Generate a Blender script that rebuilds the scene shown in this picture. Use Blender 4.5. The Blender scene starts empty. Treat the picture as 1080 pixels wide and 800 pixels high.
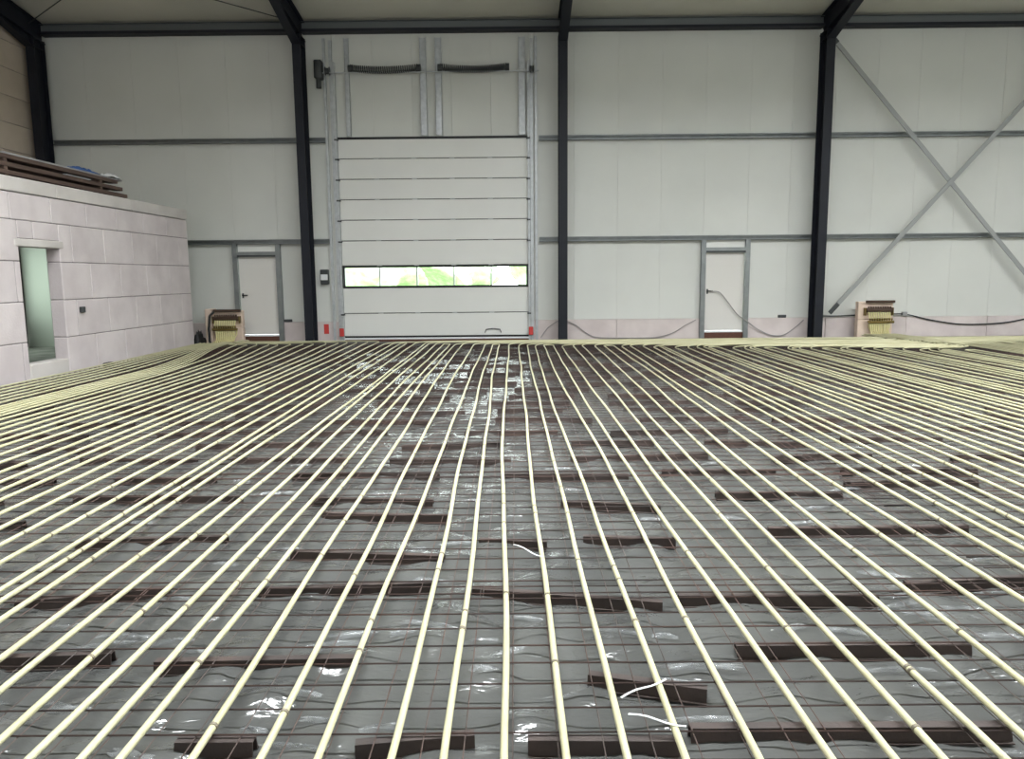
import bpy, bmesh, math, random
import numpy as np
from mathutils import Matrix, Vector

random.seed(7)
rng = np.random.default_rng(11)
sc = bpy.context.scene
C = sc.collection

# ------------------------------------------------------------------ camera
F_PX, PITCH, YAW, ROLL = 795.5, 0.1363, -0.0051, 0.0093
CAM = Vector((0.0, -18.7, 1.58))
fwd = Vector((math.sin(YAW)*math.cos(PITCH), math.cos(YAW)*math.cos(PITCH), -math.sin(PITCH)))
rgt = Vector((math.cos(YAW), -math.sin(YAW), 0))
dwn = fwd.cross(rgt)
r2 = rgt*math.cos(ROLL) + dwn*math.sin(ROLL)
d2 = -rgt*math.sin(ROLL) + dwn*math.cos(ROLL)
cd = bpy.data.cameras.new('camera'); cam = bpy.data.objects.new('camera', cd); C.objects.link(cam)
cd.sensor_width = 36.0; cd.sensor_fit = 'HORIZONTAL'; cd.lens = 36.0*F_PX/1080.0
cd.clip_start = 0.05; cd.clip_end = 300
M3 = Matrix((r2, -d2, -fwd)).transposed()
cam.matrix_world = Matrix.Translation(CAM) @ M3.to_4x4()
sc.camera = cam

# ------------------------------------------------------------------ world, light, exposure
ROOFLIGHT = 96.0       # radiance of the daylit ridge rooflight
FRONTLIGHT = 3.2      # glow of the fill band added in the unseen wall behind the camera
ROOMLIGHT = 4.5       # daylit window inside the block room
w = bpy.data.worlds.new('overcast_sky'); sc.world = w; w.use_nodes = True
wn = w.node_tree.nodes; wl = w.node_tree.links
bg = wn['Background']; bg.inputs[1].default_value = 16.0
bg.inputs[0].default_value = (0.93, 0.97, 1.0, 1)
sc.view_settings.view_transform = 'Standard'
sc.view_settings.look = 'None'
sc.view_settings.gamma = 1.0
sc.view_settings.use_curve_mapping = False
sc.view_settings.exposure = 0.0

# ------------------------------------------------------------------ materials
def lin(c):
    return tuple(((v/255)/12.92 if v/255 <= .04045 else ((v/255+.055)/1.055)**2.4) for v in c)

def mat(name, rgb, rough=.6, metal=0., rgb2=None, scale=3., bump=0., bscale=None, spec=.5, rnd=0., detail=4., stretch=None, coat=0.):
    m = bpy.data.materials.new(name); m.use_nodes = True
    nt = m.node_tree; N = nt.nodes; L = nt.links
    b = N['Principled BSDF']
    b.inputs['Roughness'].default_value = rough; b.inputs['Metallic'].default_value = metal
    b.inputs['Specular IOR Level'].default_value = spec
    if coat: b.inputs['Coat Weight'].default_value = coat; b.inputs['Coat Roughness'].default_value = .12
    geo = N.new('ShaderNodeNewGeometry'); vec = geo.outputs['Position']
    if stretch:
        mp = N.new('ShaderNodeMapping'); mp.inputs['Scale'].default_value = stretch
        L.new(vec, mp.inputs['Vector']); vec = mp.outputs['Vector']
    c1 = (*lin(rgb), 1); c2 = (*lin(rgb2 if rgb2 else rgb), 1)
    no = N.new('ShaderNodeTexNoise'); no.inputs['Scale'].default_value = scale; no.inputs['Detail'].default_value = detail
    L.new(vec, no.inputs['Vector'])
    rp = N.new('ShaderNodeValToRGB'); rp.color_ramp.elements[0].position = .35; rp.color_ramp.elements[1].position = .65
    rp.color_ramp.elements[0].color = c1; rp.color_ramp.elements[1].color = c2
    L.new(no.outputs['Fac'], rp.inputs['Fac']); col = rp.outputs['Color']
    if rnd:
        oi = N.new('ShaderNodeObjectInfo'); mr = N.new('ShaderNodeMapRange')
        mr.inputs['To Min'].default_value = 1-rnd; mr.inputs['To Max'].default_value = 1+rnd
        L.new(oi.outputs['Random'], mr.inputs['Value'])
        hs = N.new('ShaderNodeHueSaturation'); L.new(mr.outputs['Result'], hs.inputs['Value']); L.new(col, hs.inputs['Color']); col = hs.outputs['Color']
    L.new(col, b.inputs['Base Color'])
    if bump:
        n2 = N.new('ShaderNodeTexNoise'); n2.inputs['Scale'].default_value = bscale or scale*6; n2.inputs['Detail'].default_value = 5
        L.new(vec, n2.inputs['Vector'])
        bp = N.new('ShaderNodeBump'); bp.inputs['Strength'].default_value = bump; bp.inputs['Distance'].default_value = .02
        L.new(n2.outputs['Fac'], bp.inputs['Height']); L.new(bp.outputs['Normal'], b.inputs['Normal'])
    return m

def emit(name, rgb, strength):
    m = bpy.data.materials.new(name); m.use_nodes = True
    nt = m.node_tree; N = nt.nodes; L = nt.links
    N.remove(N['Principled BSDF'])
    e = N.new('ShaderNodeEmission'); e.inputs[0].default_value = (*rgb, 1); e.inputs[1].default_value = strength
    L.new(e.outputs[0], N['Material Output'].inputs[0]); return m

def glass(name):
    m = bpy.data.materials.new(name); m.use_nodes = True
    nt = m.node_tree; N = nt.nodes; L = nt.links
    N.remove(N['Principled BSDF'])
    t = N.new('ShaderNodeBsdfTransparent'); t.inputs[0].default_value = (.93, .97, .94, 1)
    g = N.new('ShaderNodeBsdfGlossy'); g.inputs['Roughness'].default_value = .05
    mx = N.new('ShaderNodeMixShader'); fr = N.new('ShaderNodeFresnel'); fr.inputs[0].default_value = 1.45
    L.new(fr.outputs[0], mx.inputs[0]); L.new(t.outputs[0], mx.inputs[1]); L.new(g.outputs[0], mx.inputs[2])
    L.new(mx.outputs[0], N['Material Output'].inputs[0]); return m

M = {}
M['panel'] = mat('wall_sheet_metal', (205, 206, 201), .55, rgb2=(211, 212, 207), scale=.6, rnd=.015)
M['panel_core'] = mat('panel_joint', (190, 192, 188), .7)
M['roof'] = mat('roof_sheet', (196, 194, 184), .6, rgb2=(204, 201, 190), scale=.5)
M['plinth'] = mat('plinth_concrete', (214, 203, 200), .85, rgb2=(198, 186, 184), scale=1.6, bump=.15, rnd=.03)
M['block'] = mat('aerated_concrete', (212, 203, 203), .9, rgb2=(198, 188, 189), scale=1.8, bump=.2, bscale=30, rnd=.045)
M['mortar'] = mat('mortar_joint', (120, 114, 114), .95)
M['gable'] = mat('gable_block', (202, 188, 172), .9, rgb2=(188, 174, 158), scale=1.2, bump=.15, rnd=.03)
M['steel'] = mat('slate_painted_steel', (19, 22, 31), .55, rgb2=(23, 26, 36), scale=2., spec=.35)
M['galv'] = mat('galvanised_steel', (176, 179, 181), .38, .35, rgb2=(192, 195, 197), scale=9.)
M['girt'] = mat('grey_girt_steel', (128, 132, 133), .4, .6, rgb2=(140, 144, 144), scale=5.)
M['girt_dark'] = mat('dull_girt_steel', (104, 108, 109), .5, .3)
M['brace'] = mat('grey_brace_steel', (150, 152, 151), .5, .2)
M['darkgrey'] = mat('dark_grey_metal', (62, 65, 66), .5, .2)
M['black'] = mat('black_rubber', (22, 22, 23), .6)
M['door'] = mat('door_sheet', (216, 216, 212), .5, rgb2=(220, 220, 216), scale=.8)
M['leaf'] = mat('door_leaf_white', (214, 211, 206), .5)
M['timber'] = mat('threshold_timber', (98, 62, 48), .8, rgb2=(82, 52, 42), scale=12., stretch=(1, 8, 8))
M['red'] = mat('red_paint', (190, 58, 52), .6)
M['pipe'] = mat('cream_pipe', (196, 192, 158), .5, rgb2=(189, 184, 147), scale=2.5, rnd=.02)
M['pipe_tail'] = mat('yellow_pipe', (208, 200, 146), .45)
M['tie'] = mat('cable_tie', (120, 112, 96), .6)
M['wire'] = mat('rusty_mesh_wire', (44, 37, 35), .75, .3, rgb2=(72, 50, 42), scale=1.7, detail=6)
M['wire_long'] = mat('rusty_long_wire', (88, 66, 58), .8, .1, rgb2=(74, 68, 65), scale=1.3, detail=6)
M['strip'] = mat('brown_spacer', (50, 41, 38), .7, rgb2=(66, 53, 48), scale=4., bump=.2, rnd=.12)
M['slab'] = mat('slab_insulation', (112, 112, 106), .9, rgb2=(96, 96, 92), scale=1.2)
M['capping'] = mat('cap_concrete', (206, 200, 196), .9, rgb2=(192, 186, 182), scale=1.5)
M['room'] = mat('room_plaster', (206, 214, 204), .9)
M['roomfloor'] = mat('room_screed', (150, 152, 145), .9, rgb2=(120, 122, 117), scale=3)
M['board'] = mat('stored_brown_steel', (78, 62, 56), .7, rgb2=(98, 80, 70), scale=6, stretch=(6, .4, 6), rnd=.15)
M['grey_sheet'] = mat('grey_sheet', (150, 150, 150), .5)
M['blue'] = mat('blue_plastic', (58, 98, 160), .5)
M['white_plastic'] = mat('white_plastic', (224, 226, 228), .4)
M['cable'] = mat('black_cable', (30, 30, 34), .6)
M['cable_grey'] = mat('grey_cable', (150, 146, 144), .6)
M['manifold'] = mat('manifold_brown', (74, 58, 48), .5, .4)
M['brass'] = mat('brass_valve', (120, 104, 60), .4, .7)
M['pinkblock'] = mat('pale_pink_block', (224, 204, 186), .9, rgb2=(214, 192, 176), scale=4)
M['grass'] = mat('grass', (130, 150, 112), .9, rgb2=(150, 166, 130), scale=2)
M['foliage'] = mat('foliage', (136, 160, 118), .8, rgb2=(172, 190, 156), scale=3, bump=.4)
M['bark'] = mat('bark', (84, 70, 58), .9)
M['rooflight'] = emit('rooflight_sheet', (.95, .985, 1.0), ROOFLIGHT)
M['frontlight'] = emit('front_fill_glow', (.95, .985, 1.0), FRONTLIGHT)
M['roomlight'] = emit('room_window_daylight', (.86, 1.0, .90), ROOMLIGHT)
M['glass'] = glass('clear_pane')

def film_mat():
    m = mat('grey_plastic_film', (92, 93, 91), .14, rgb2=(80, 81, 80), scale=1.3, spec=.6)
    nt = m.node_tree; N = nt.nodes; L = nt.links; b = N['Principled BSDF']
    geo = N.new('ShaderNodeNewGeometry')
    mp = N.new('ShaderNodeMapping'); mp.inputs['Scale'].default_value = (1, 1.8, 1); L.new(geo.outputs['Position'], mp.inputs['Vector'])
    n1 = N.new('ShaderNodeTexNoise'); n1.inputs['Scale'].default_value = 6; n1.inputs['Detail'].default_value = 3; n1.inputs['Distortion'].default_value = 1.2
    n2 = N.new('ShaderNodeTexNoise'); n2.inputs['Scale'].default_value = 26; n2.inputs['Detail'].default_value = 2
    L.new(mp.outputs[0], n1.inputs['Vector']); L.new(mp.outputs[0], n2.inputs['Vector'])
    ad = N.new('ShaderNodeMath'); ad.operation = 'MULTIPLY_ADD'; ad.inputs[1].default_value = .25
    L.new(n2.outputs['Fac'], ad.inputs[0]); L.new(n1.outputs['Fac'], ad.inputs[2])
    bp = N.new('ShaderNodeBump'); bp.inputs['Strength'].default_value = .34; bp.inputs['Distance'].default_value = .02
    L.new(ad.outputs[0], bp.inputs['Height']); L.new(bp.outputs['Normal'], b.inputs['Normal'])
    return m
M['film'] = film_mat()

def scrap_mat():
    m = mat('film_scrap_glint', (170, 174, 176), .22, spec=.7)
    b = m.node_tree.nodes['Principled BSDF']; b.inputs['Alpha'].default_value = .34
    return m
M['scrap'] = scrap_mat()

# ------------------------------------------------------------------ mesh helpers
class MB:
    def __init__(s): s.v = []; s.f = []; s.smooth = False
    def add(s, vs, fs):
        n = len(s.v); s.v += [tuple(p) for p in vs]; s.f += [tuple(i+n for i in q) for q in fs]; return s
    def box(s, x0, x1, y0, y1, z0, z1):
        vs = [(x, y, z) for x in (x0, x1) for y in (y0, y1) for z in (z0, z1)]
        return s.add(vs, [(0, 1, 3, 2), (4, 6, 7, 5), (0, 4, 5, 1), (2, 3, 7, 6), (0, 2, 6, 4), (1, 5, 7, 3)])
    def cbox(s, x0, x1, y0, y1, z0, z1, c=.01):
        # box with chamfered edges
        X = (x0, x1); Y = (y0, y1); Z = (z0, z1); vs = []; idx = {}
        for i in (0, 1):
            for j in (0, 1):
                for k in (0, 1):
                    x, y, z = X[i], Y[j], Z[k]
                    dx, dy, dz = (c if i == 0 else -c), (c if j == 0 else -c), (c if k == 0 else -c)
                    for a, p in enumerate(((x, y+dy, z+dz), (x+dx, y, z+dz), (x+dx, y+dy, z))):
                        idx[i, j, k, a] = len(vs); vs.append(p)
        fs = []
        I = lambda i, j, k, a: idx[i, j, k, a]
        for i in (0, 1): fs.append([I(i, 0, 0, 0), I(i, 1, 0, 0), I(i, 1, 1, 0), I(i, 0, 1, 0)])
        for j in (0, 1): fs.append([I(0, j, 0, 1), I(1, j, 0, 1), I(1, j, 1, 1), I(0, j, 1, 1)])
        for k in (0, 1): fs.append([I(0, 0, k, 2), I(1, 0, k, 2), I(1, 1, k, 2), I(0, 1, k, 2)])
        for i in (0, 1):
            for j in (0, 1): fs.append([I(i, j, 0, 0), I(i, j, 1, 0), I(i, j, 1, 1), I(i, j, 0, 1)])
        for i in (0, 1):
            for k in (0, 1): fs.append([I(i, 0, k, 0), I(i, 1, k, 0), I(i, 1, k, 2), I(i, 0, k, 2)])
        for j in (0, 1):
            for k in (0, 1): fs.append([I(0, j, k, 1), I(1, j, k, 1), I(1, j, k, 2), I(0, j, k, 2)])
        for i in (0, 1):
            for j in (0, 1):
                for k in (0, 1): fs.append([I(i, j, k, 0), I(i, j, k, 1), I(i, j, k, 2)])
        cen = Vector(((x0+x1)/2, (y0+y1)/2, (z0+z1)/2)); out = []
        for q in fs:
            p = [Vector(vs[t]) for t in q]; n = (p[1]-p[0]).cross(p[2]-p[0])
            out.append(q if n.dot(p[0]-cen) > 0 else q[::-1])
        return s.add(vs, out)
    def tube(s, path, r, n=8, cap=True):
        P = [Vector(p) for p in path]; vs = []; fs = []; up0 = None
        for i, p in enumerate(P):
            t = (P[min(i+1, len(P)-1)] - P[max(i-1, 0)]).normalized()
            ref = Vector((0, 0, 1)) if abs(t.z) < .9 else Vector((1, 0, 0))
            if up0 is not None: ref = up0
            a = t.cross(ref)
            if a.length < 1e-4: a = t.cross(Vector((1, 0, 0)))
            a.normalize(); u = a.cross(t).normalized(); up0 = u
            rr = r[i] if isinstance(r, (list, tuple)) else r
            for k in range(n):
                an = 2*math.pi*k/n
                vs.append(p + a*math.cos(an)*rr + u*math.sin(an)*rr)
        for i in range(len(P)-1):
            for k in range(n):
                k2 = (k+1) % n
                fs.append((i*n+k, i*n+k2, (i+1)*n+k2, (i+1)*n+k))
        if cap:
            fs.append(tuple(range(n))[::-1]); fs.append(tuple((len(P)-1)*n+k for k in range(n)))
        s.smooth = True
        return s.add(vs, fs)
    def prism(s, poly, fn0, fn1):
        n = len(poly); vs = [fn0(p) for p in poly] + [fn1(p) for p in poly]
        fs = [tuple(range(n))[::-1], tuple(range(n, 2*n))] + [(i, (i+1) % n, n+(i+1) % n, n+i) for i in range(n)]
        return s.add(vs, fs)

def build(name, mb, m, parent=None, ploc=None, data=None):
    v = np.array(mb.v, dtype=float)
    lo, hi = v.min(0), v.max(0)
    org = np.array([(lo[0]+hi[0])/2, (lo[1]+hi[1])/2, lo[2]])
    me = bpy.data.meshes.new(name)
    me.from_pydata([tuple(p) for p in (v-org)], [], mb.f)
    bm = bmesh.new(); bm.from_mesh(me); bmesh.ops.recalc_face_normals(bm, faces=bm.faces); bm.to_mesh(me); bm.free()
    if mb.smooth:
        me.polygons.foreach_set('use_smooth', [True]*len(me.polygons))
        try: me.set_sharp_from_angle(angle=math.radians(50))
        except Exception: pass
    me.materials.append(M[m] if isinstance(m, str) else m)
    o = bpy.data.objects.new(name, me); C.objects.link(o)
    if parent is not None:
        o.parent = parent; o.location = Vector(org) - WLOC[parent.name]
    else:
        o.location = Vector(org)
    WLOC[o.name] = Vector(org)
    return o
WLOC = {}
def thing(name, loc=(0, 0, 0)):
    o = bpy.data.objects.new(name, None); C.objects.link(o); o.location = loc; o.empty_display_size = .2
    WLOC[o.name] = Vector(loc); return o
def tag(o, label, cat, group=None, kind=None):
    o['label'] = label; o['category'] = cat
    if group: o['group'] = group
    if kind: o['kind'] = kind
    return o
def isec(mb, axis_pts, fw, dep, tf, tw, wdir, ddir):
    # I-section between two points; wdir flange width direction, ddir depth direction
    a, b = Vector(axis_pts[0]), Vector(axis_pts[1]); W = Vector(wdir); D = Vector(ddir)
    h = dep/2
    poly = [(-fw/2, -h), (fw/2, -h), (fw/2, -h+tf), (tw/2, -h+tf), (tw/2, h-tf), (fw/2, h-tf), (fw/2, h), (-fw/2, h), (-fw/2, h-tf), (-tw/2, h-tf), (-tw/2, -h+tf), (-fw/2, -h+tf)]
    return mb.prism(poly, lambda p: a+W*p[0]+D*p[1], lambda p: b+W*p[0]+D*p[1])

ONES = ['zeroth', 'first', 'second', 'third', 'fourth', 'fifth', 'sixth', 'seventh', 'eighth', 'ninth', 'tenth', 'eleventh', 'twelfth', 'thirteenth', 'fourteenth', 'fifteenth', 'sixteenth', 'seventeenth', 'eighteenth', 'nineteenth']
TENS = ['', '', 'twent', 'thirt', 'fort', 'fift', 'sixt', 'sevent', 'eight', 'ninet']
NUM = [ONES[i] if i < 20 else TENS[i//10]+('ieth' if i % 10 == 0 else 'y-'+ONES[i % 10]) for i in range(100)]

# ------------------------------------------------------------------ structure
XL, XR, YF, RIDGE = -11.30, 19.6, -25.0, -12.5
EAVE, SLOPE = 7.52, .14
roofz = lambda y: EAVE + SLOPE*(-y if y > RIDGE else (y-YF))
COLX = [-11.06, -4.955, 1.15, 7.255, 13.36]

fl = build('floor', MB().box(XL, XR, YF, .15, -.2, 0.0), 'slab')
tag(fl, 'grey subfloor slab of the hall under the film and pipes', 'floor', kind='structure')
og = build('ground', MB().box(-60, 70, .4, 60, -.35, -.06), 'grass')
tag(og, 'grassy ground outside seen through the sectional door panes', 'ground', kind='structure')

# back wall: sandwich panels between openings, concrete plinth below
wb = thing('wall_back', (4, 0.06, 0))
tag(wb, 'light grey sandwich panel wall with pale plinth and doors', 'wall', kind='structure')
PL = .50
OPEN = [(-6.82, -5.78, 0, 2.36), (-4.28, .40, 0, 4.90), (4.60, 5.66, 0, 2.36)]
cuts = [XL]
for a, b, _, _ in OPEN: cuts += [a, b]
cuts.append(XR)
for i in range(len(cuts)-1):
    a, b = cuts[i], cuts[i+1]; op = next((o for o in OPEN if abs(o[0]-a) < 1e-6), None)
    n = max(1, round((b-a)/1.0)); wd = (b-a)/n
    for k in range(n):
        z0 = op[3] if op else PL
        build('wall_panel', MB().cbox(a+k*wd+.001, a+(k+1)*wd-.001, 0, .10, z0, 7.75, .002), 'panel', wb)
    if not op:
        n2 = max(1, round((b-a)/1.9)); w2 = (b-a)/n2
        for k in range(n2):
            build('plinth_block', MB().cbox(a+k*w2+.004, a+(k+1)*w2-.004, -.03, .12, 0, PL-.004, .008), 'plinth', wb)
build('panel_backing', MB().box(XL, -6.82, .09, .14, 0, 7.75).box(-6.82, -5.78, .09, .14, 2.36, 7.75).box(-5.78, -4.28, .09, .14, 0, 7.75).box(-4.28, .40, .09, .14, 4.9, 7.75)
      .box(.40, 4.60, .09, .14, 0, 7.75).box(4.60, 5.66, .09, .14, 2.36, 7.75).box(5.66, XR, .09, .14, 0, 7.75), 'panel_core', wb)

# left gable wall of large pale blocks; window of the block room low in it
wlft = thing('wall_left', (XL-.15, -12.5, 0))
tag(wlft, 'beige gable wall of long block courses at far left', 'wall', kind='structure')
g = MB()
poly = [(0.1, 3.2), (0.1, 7.6), (RIDGE, roofz(RIDGE)+.1), (YF, 7.6), (YF, 3.2)]
g.prism(poly, lambda p: (XL-.3, p[0], p[1]), lambda p: (XL-.012, p[0], p[1]))
g.box(XL-.3, XL-.012, -1.6, .1, 0, 3.2).box(XL-.3, XL-.012, YF, -3.8, 0, 3.2).box(XL-.3, XL-.012, -3.8, -1.6, 0, .8).box(XL-.3, XL-.012, -3.8, -1.6, 2.3, 3.2)
build('gable_core', g, 'mortar', wlft)
for r in range(7):
    z0 = 3.28 + r*.6
    off = 1.5*(r % 2)
    y = 0.0
    edges = [0.0] + [-(1.5 if off else 3.0) - 3.0*k for k in range(5)]
    for k in range(5):
        build('gable_block', MB().cbox(XL-.1, XL, edges[k+1]+.004, edges[k]-.004, z0+.004, min(z0+.596, 7.5), .008), 'gable', wlft)
wr = build('wall_right', MB().box(XR, XR+.2, YF, .1, 0, 9.7), 'panel'); tag(wr, 'light grey gable wall beyond the right edge', 'wall', kind='structure')
wf = thing('wall_front', (4, YF, 0)); tag(wf, 'light grey eaves wall behind the camera with an added glowing band', 'wall', kind='structure')
build('wall_sheet', MB().box(XL, XR, YF-.15, YF, 0, 2.6).box(XL, XR, YF-.15, YF, 5.4, 7.6).box(XL, -9.5, YF-.15, YF, 2.6, 5.4).box(17.5, XR, YF-.15, YF, 2.6, 5.4), 'panel', wf)
fw_ = build('window_1', MB().box(-9.5, 17.5, YF-.12, YF-.08, 2.6, 5.4), 'frontlight'); tag(fw_, 'long glowing fill band added in the unseen wall behind the camera', 'window', kind='structure')  # glowing surface added as fill light, out of view

# roof with translucent daylight sheets, one in each bay and slope
ce = thing('ceiling', (4, -12.5, 7.5)); tag(ce, 'grey-beige sheet roof rising from the eaves', 'roof', kind='structure')
def slab(x0, x1, ya, yb, t=.12, dz=0.):
    mb = MB(); vs = []
    for x in (x0, x1):
        for y in (ya, yb):
            vs += [(x, y, roofz(y)+dz), (x, y, roofz(y)+t+dz)]
    return mb.add(vs, [(0, 2, 3, 1), (4, 5, 7, 6), (0, 1, 5, 4), (2, 6, 7, 3), (0, 4, 6, 2), (1, 3, 7, 5)])
n = 26; wd = (XR-XL+.4)/n; RW = .45; UP = .18      # half width of the ridge opening, upstand height
for k in range(n):
    a, b = XL-.2+k*wd, XL-.2+(k+1)*wd
    build('roof_panel', slab(a, b, .25, RIDGE+RW, .12, .0015*(k % 2)), 'roof', ce)
    build('roof_panel', slab(a, b, RIDGE-RW, YF-.2, .12, .0015*(k % 2)), 'roof', ce)
wn_ = 2
rx = [-5.0, -.3, 4.4, 9.1, 13.8, 18.4]
zr = roofz(RIDGE+RW); zt = roofz(RIDGE)+UP
for xa, xb in ((XL-.2, rx[0]), (rx[-1], XR+.2)):
    build('ridge_panel', slab(xa, xb, RIDGE+RW, RIDGE), 'roof', ce); build('ridge_panel', slab(xa, xb, RIDGE, RIDGE-RW), 'roof', ce)
build('rooflight_shade_curb', MB().box(rx[0], rx[-1], RIDGE+RW, RIDGE+RW+.06, zr, zt+.05).box(rx[0], rx[-1], RIDGE-RW-.06, RIDGE-RW, zr, zt+.05)
      .box(rx[0]-.06, rx[0], RIDGE-RW-.06, RIDGE+RW+.06, zr, zt+.05).box(rx[-1], rx[-1]+.06, RIDGE-RW-.06, RIDGE+RW+.06, zr, zt+.05), 'darkgrey', ce)  # unseen curb added to cut the ridge light off the upper wall
for k in range(5):
    o = build('window_%d' % wn_, MB().box(rx[k]+.01, rx[k+1]-.01, RIDGE-RW, RIDGE+RW, zt, zt+.03), 'rooflight'); wn_ += 1
    tag(o, 'translucent ridge rooflight, %s from the left' % NUM[k+1], 'rooflight', kind='structure')

# ------------------------------------------------------------------ portal frames
FL = ['slate blue steel column in the far left corner above the block room',
      'slate blue steel column and rafter between left door and sectional door',
      'slim slate blue steel column just right of the sectional door',
      'slate blue steel column between right door and cross bracing',
      'slate blue steel column beyond the right edge of the cross bracing']
for x, lb in zip(COLX, FL):
    t = thing('portal_frame', (x, -.40, 0))
    c = MB(); isec(c, ((x, -.40, .02), (x, -.40, 7.1)), .20, .42, .018, .012, (1, 0, 0), (0, 1, 0)); build('column', c, 'steel', t)
    rd = Vector((0, -1, SLOPE)).normalized(); rn = Vector((0, SLOPE, 1)).normalized()
    r_ = MB(); isec(r_, (Vector((x, -.12, EAVE-.26)), Vector((x, RIDGE, roofz(RIDGE)-.28))), .20, .44, .018, .012, (1, 0, 0), rn); build('rafter', r_, 'steel', t)
    h = MB(); h.prism([(-.60, 6.88), (-.60, 7.12), (-2.6, 7.12+.30), ], lambda p: (x-.006, p[0], p[1]), lambda p: (x+.006, p[0], p[1]))
    h.prism([(-.59, 6.87), (-.59, 6.89), (-2.6, 7.42), (-2.6, 7.40)], lambda p: (x-.10, p[0], p[1]), lambda p: (x+.10, p[0], p[1]))
    build('haunch', h, 'steel', t)
    build('base_plate', MB().box(x-.15, x+.15, -.68, -.13, 0, .025), 'steel', t)
    e = MB()
    for zz in (6.9, 7.08): e.box(x-.095, x+.095, -.60, -.20, zz, zz+.014)
    build('stiffener', e, 'steel', t)
    tag(t, lb, 'steel frame', 'portal frames along the back wall')

# girts (C rails) and eaves beam per bay
BAY = ['far left bay', 'sectional door bay', 'bay between the two right columns', 'cross-braced bay']
def crail(x0, x1, z, dep=.12, hgt=.11, lip=.025):
    mb = MB(); t = .006
    mb.box(x0, x1, -dep, -.004, z+hgt-t, z+hgt).box(x0, x1, -dep, -.004, z, z+t).box(x0, x1, -dep, -dep+t, z, z+lip).box(x0, x1, -dep, -dep+t, z+hgt-lip, z+hgt).box(x0, x1, -.014, -.006, z, z+hgt)
    return mb
for i in range(4):
    a, b = COLX[i]+.02, COLX[i+1]-.02
    for z, nm in ((4.78, 'upper'), (2.40, 'lower')):
        segs = [(a, b)]
        if i == 1: segs = [(a, -4.50), (.60, b)]
        for sx, (p, q) in enumerate(segs):
            o = build('wall_girt', crail(p, q, z), 'girt')
            lb = '%s horizontal steel girt in the %s' % (nm, BAY[i])
            if i == 1: lb += ', left stub' if sx == 0 else ', right stub'
            tag(o, lb, 'girt', 'horizontal wall girts')
    z = EAVE-.225
    e = MB().box(a, b, -.16, -.152, z, z+.19).box(a, b, -.24, -.02, z+.182, z+.19)
    o = thing('eaves_beam', ((a+b)/2, -.15, z)); build('web', e, 'girt_dark', o)
    build('bottom_flange', MB().box(a, b, -.26, -.02, z-.05, z).box(a, b, -.266, -.26, z-.05, z+.012), 'steel', o); tag(o, 'dark steel eaves beam over the %s' % BAY[i], 'beam', 'eaves beams')
# cross bracing
def bar(x0, z0, x1, z1, y):
    mb = MB(); d = Vector((x1-x0, 0, z1-z0)).normalized(); n = Vector((-d.z, 0, d.x)); a = Vector((x0, y, z0)); b = Vector((x1, y, z1)); Y = Vector((0, 1, 0))
    return mb.prism([(-.05, -.012), (.05, -.012), (.05, .012), (-.05, .012)], lambda p: a+n*p[0]+Y*p[1], lambda p: b+n*p[0]+Y*p[1])
for (x0, z0, x1, z1, y, lb) in ((7.42, 6.98, 13.2, .55, -.27, 'grey diagonal brace falling from upper left to lower right'), (7.72, .72, 13.2, 6.90, -.30, 'grey diagonal brace rising from the floor by the column')):
    t = thing('brace_bar', ((x0+x1)/2, y, min(z0, z1))); build('bar', bar(x0, z0, x1, z1, y), 'brace', t)
    for k, (px, pz) in enumerate(((x0, z0), (x1, z1))):
        sg = 1 if k == 0 else -1; dx = (x1-x0)/math.hypot(x1-x0, z1-z0)*sg; dz = (z1-z0)/math.hypot(x1-x0, z1-z0)*sg
        build('end_plate', bar(px-dx*.14, pz-dz*.14, px+dx*.16, pz+dz*.16, y-.02), 'darkgrey', t)
    tag(t, lb, 'brace', 'cross bracing')
t = MB().tube([(-5.05, -.75, 7.34), (-8.6, -3.2, 7.72)], .012, 6); o = build('roof_tie_rod', t, 'darkgrey'); tag(o, 'thin dark wind brace rod under the roof, upper left', 'rod', 'roof tie rods')
t = MB().tube([(-10.95, -.75, 7.34), (-7.6, -3.2, 7.72)], .012, 6); o = build('roof_tie_rod', t, 'darkgrey'); tag(o, 'faint wind brace rod under the roof by the far left corner', 'rod', 'roof tie rods')

# ------------------------------------------------------------------ sectional door
d = thing('door_1', (-1.94, -.05, 0)); tag(d, 'large white sectional door with a strip of five panes', 'door', kind='structure')
DX0, DX1 = -4.22, .33
ZS = [.13, .70, 1.32, 1.86, 2.46, 2.955, 3.44, 3.92, 4.40, 4.86]
for k in range(9):
    z0, z1 = ZS[k], ZS[k+1]
    if k == 2:
        s = thing('window_section', (-1.94, -.05, z0)); s.parent = d; s.location = Vector((-1.94, -.05, z0)) - WLOC['door_1']
        fr = MB().box(DX0, DX1, -.055, -.005, z0+.004, z0+.05).box(DX0, DX1, -.055, -.005, z1-.05, z1-.004)
        build('frame_rail', fr, 'black', s)
        n = 5; wd = (DX1-DX0)/n
        for q in range(n+1):
            xx = DX0+q*wd; lo = .05 if q in (0, n) else .02
            build('mullion', MB().box(max(DX0, xx-lo), min(DX1, xx+lo), -.05, -.01, z0+.05, z1-.05), 'galv' if 0 < q < n else 'black', s)
        for q in range(n):
            build('pane', MB().box(DX0+q*wd+.025, DX0+(q+1)*wd-.025, -.034, -.028, z0+.05, z1-.05), 'glass', s)
        continue
    s = build('door_section', MB().cbox(DX0, DX1, -.055, -.008, z0+.009, z1-.009, .008), 'door', d)
    for q in range(1, 5):
        xx = DX0+(DX1-DX0)*q/5
        if z0 > .2: build('hinge', MB().cbox(xx-.05, xx+.05, -.068, -.055, z0-.02, z0+.07, .004) if False else MB().cbox(xx-.06, xx+.06, -.062, -.054, z0-.008, z0+.012, .002), 'galv', s)
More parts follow.
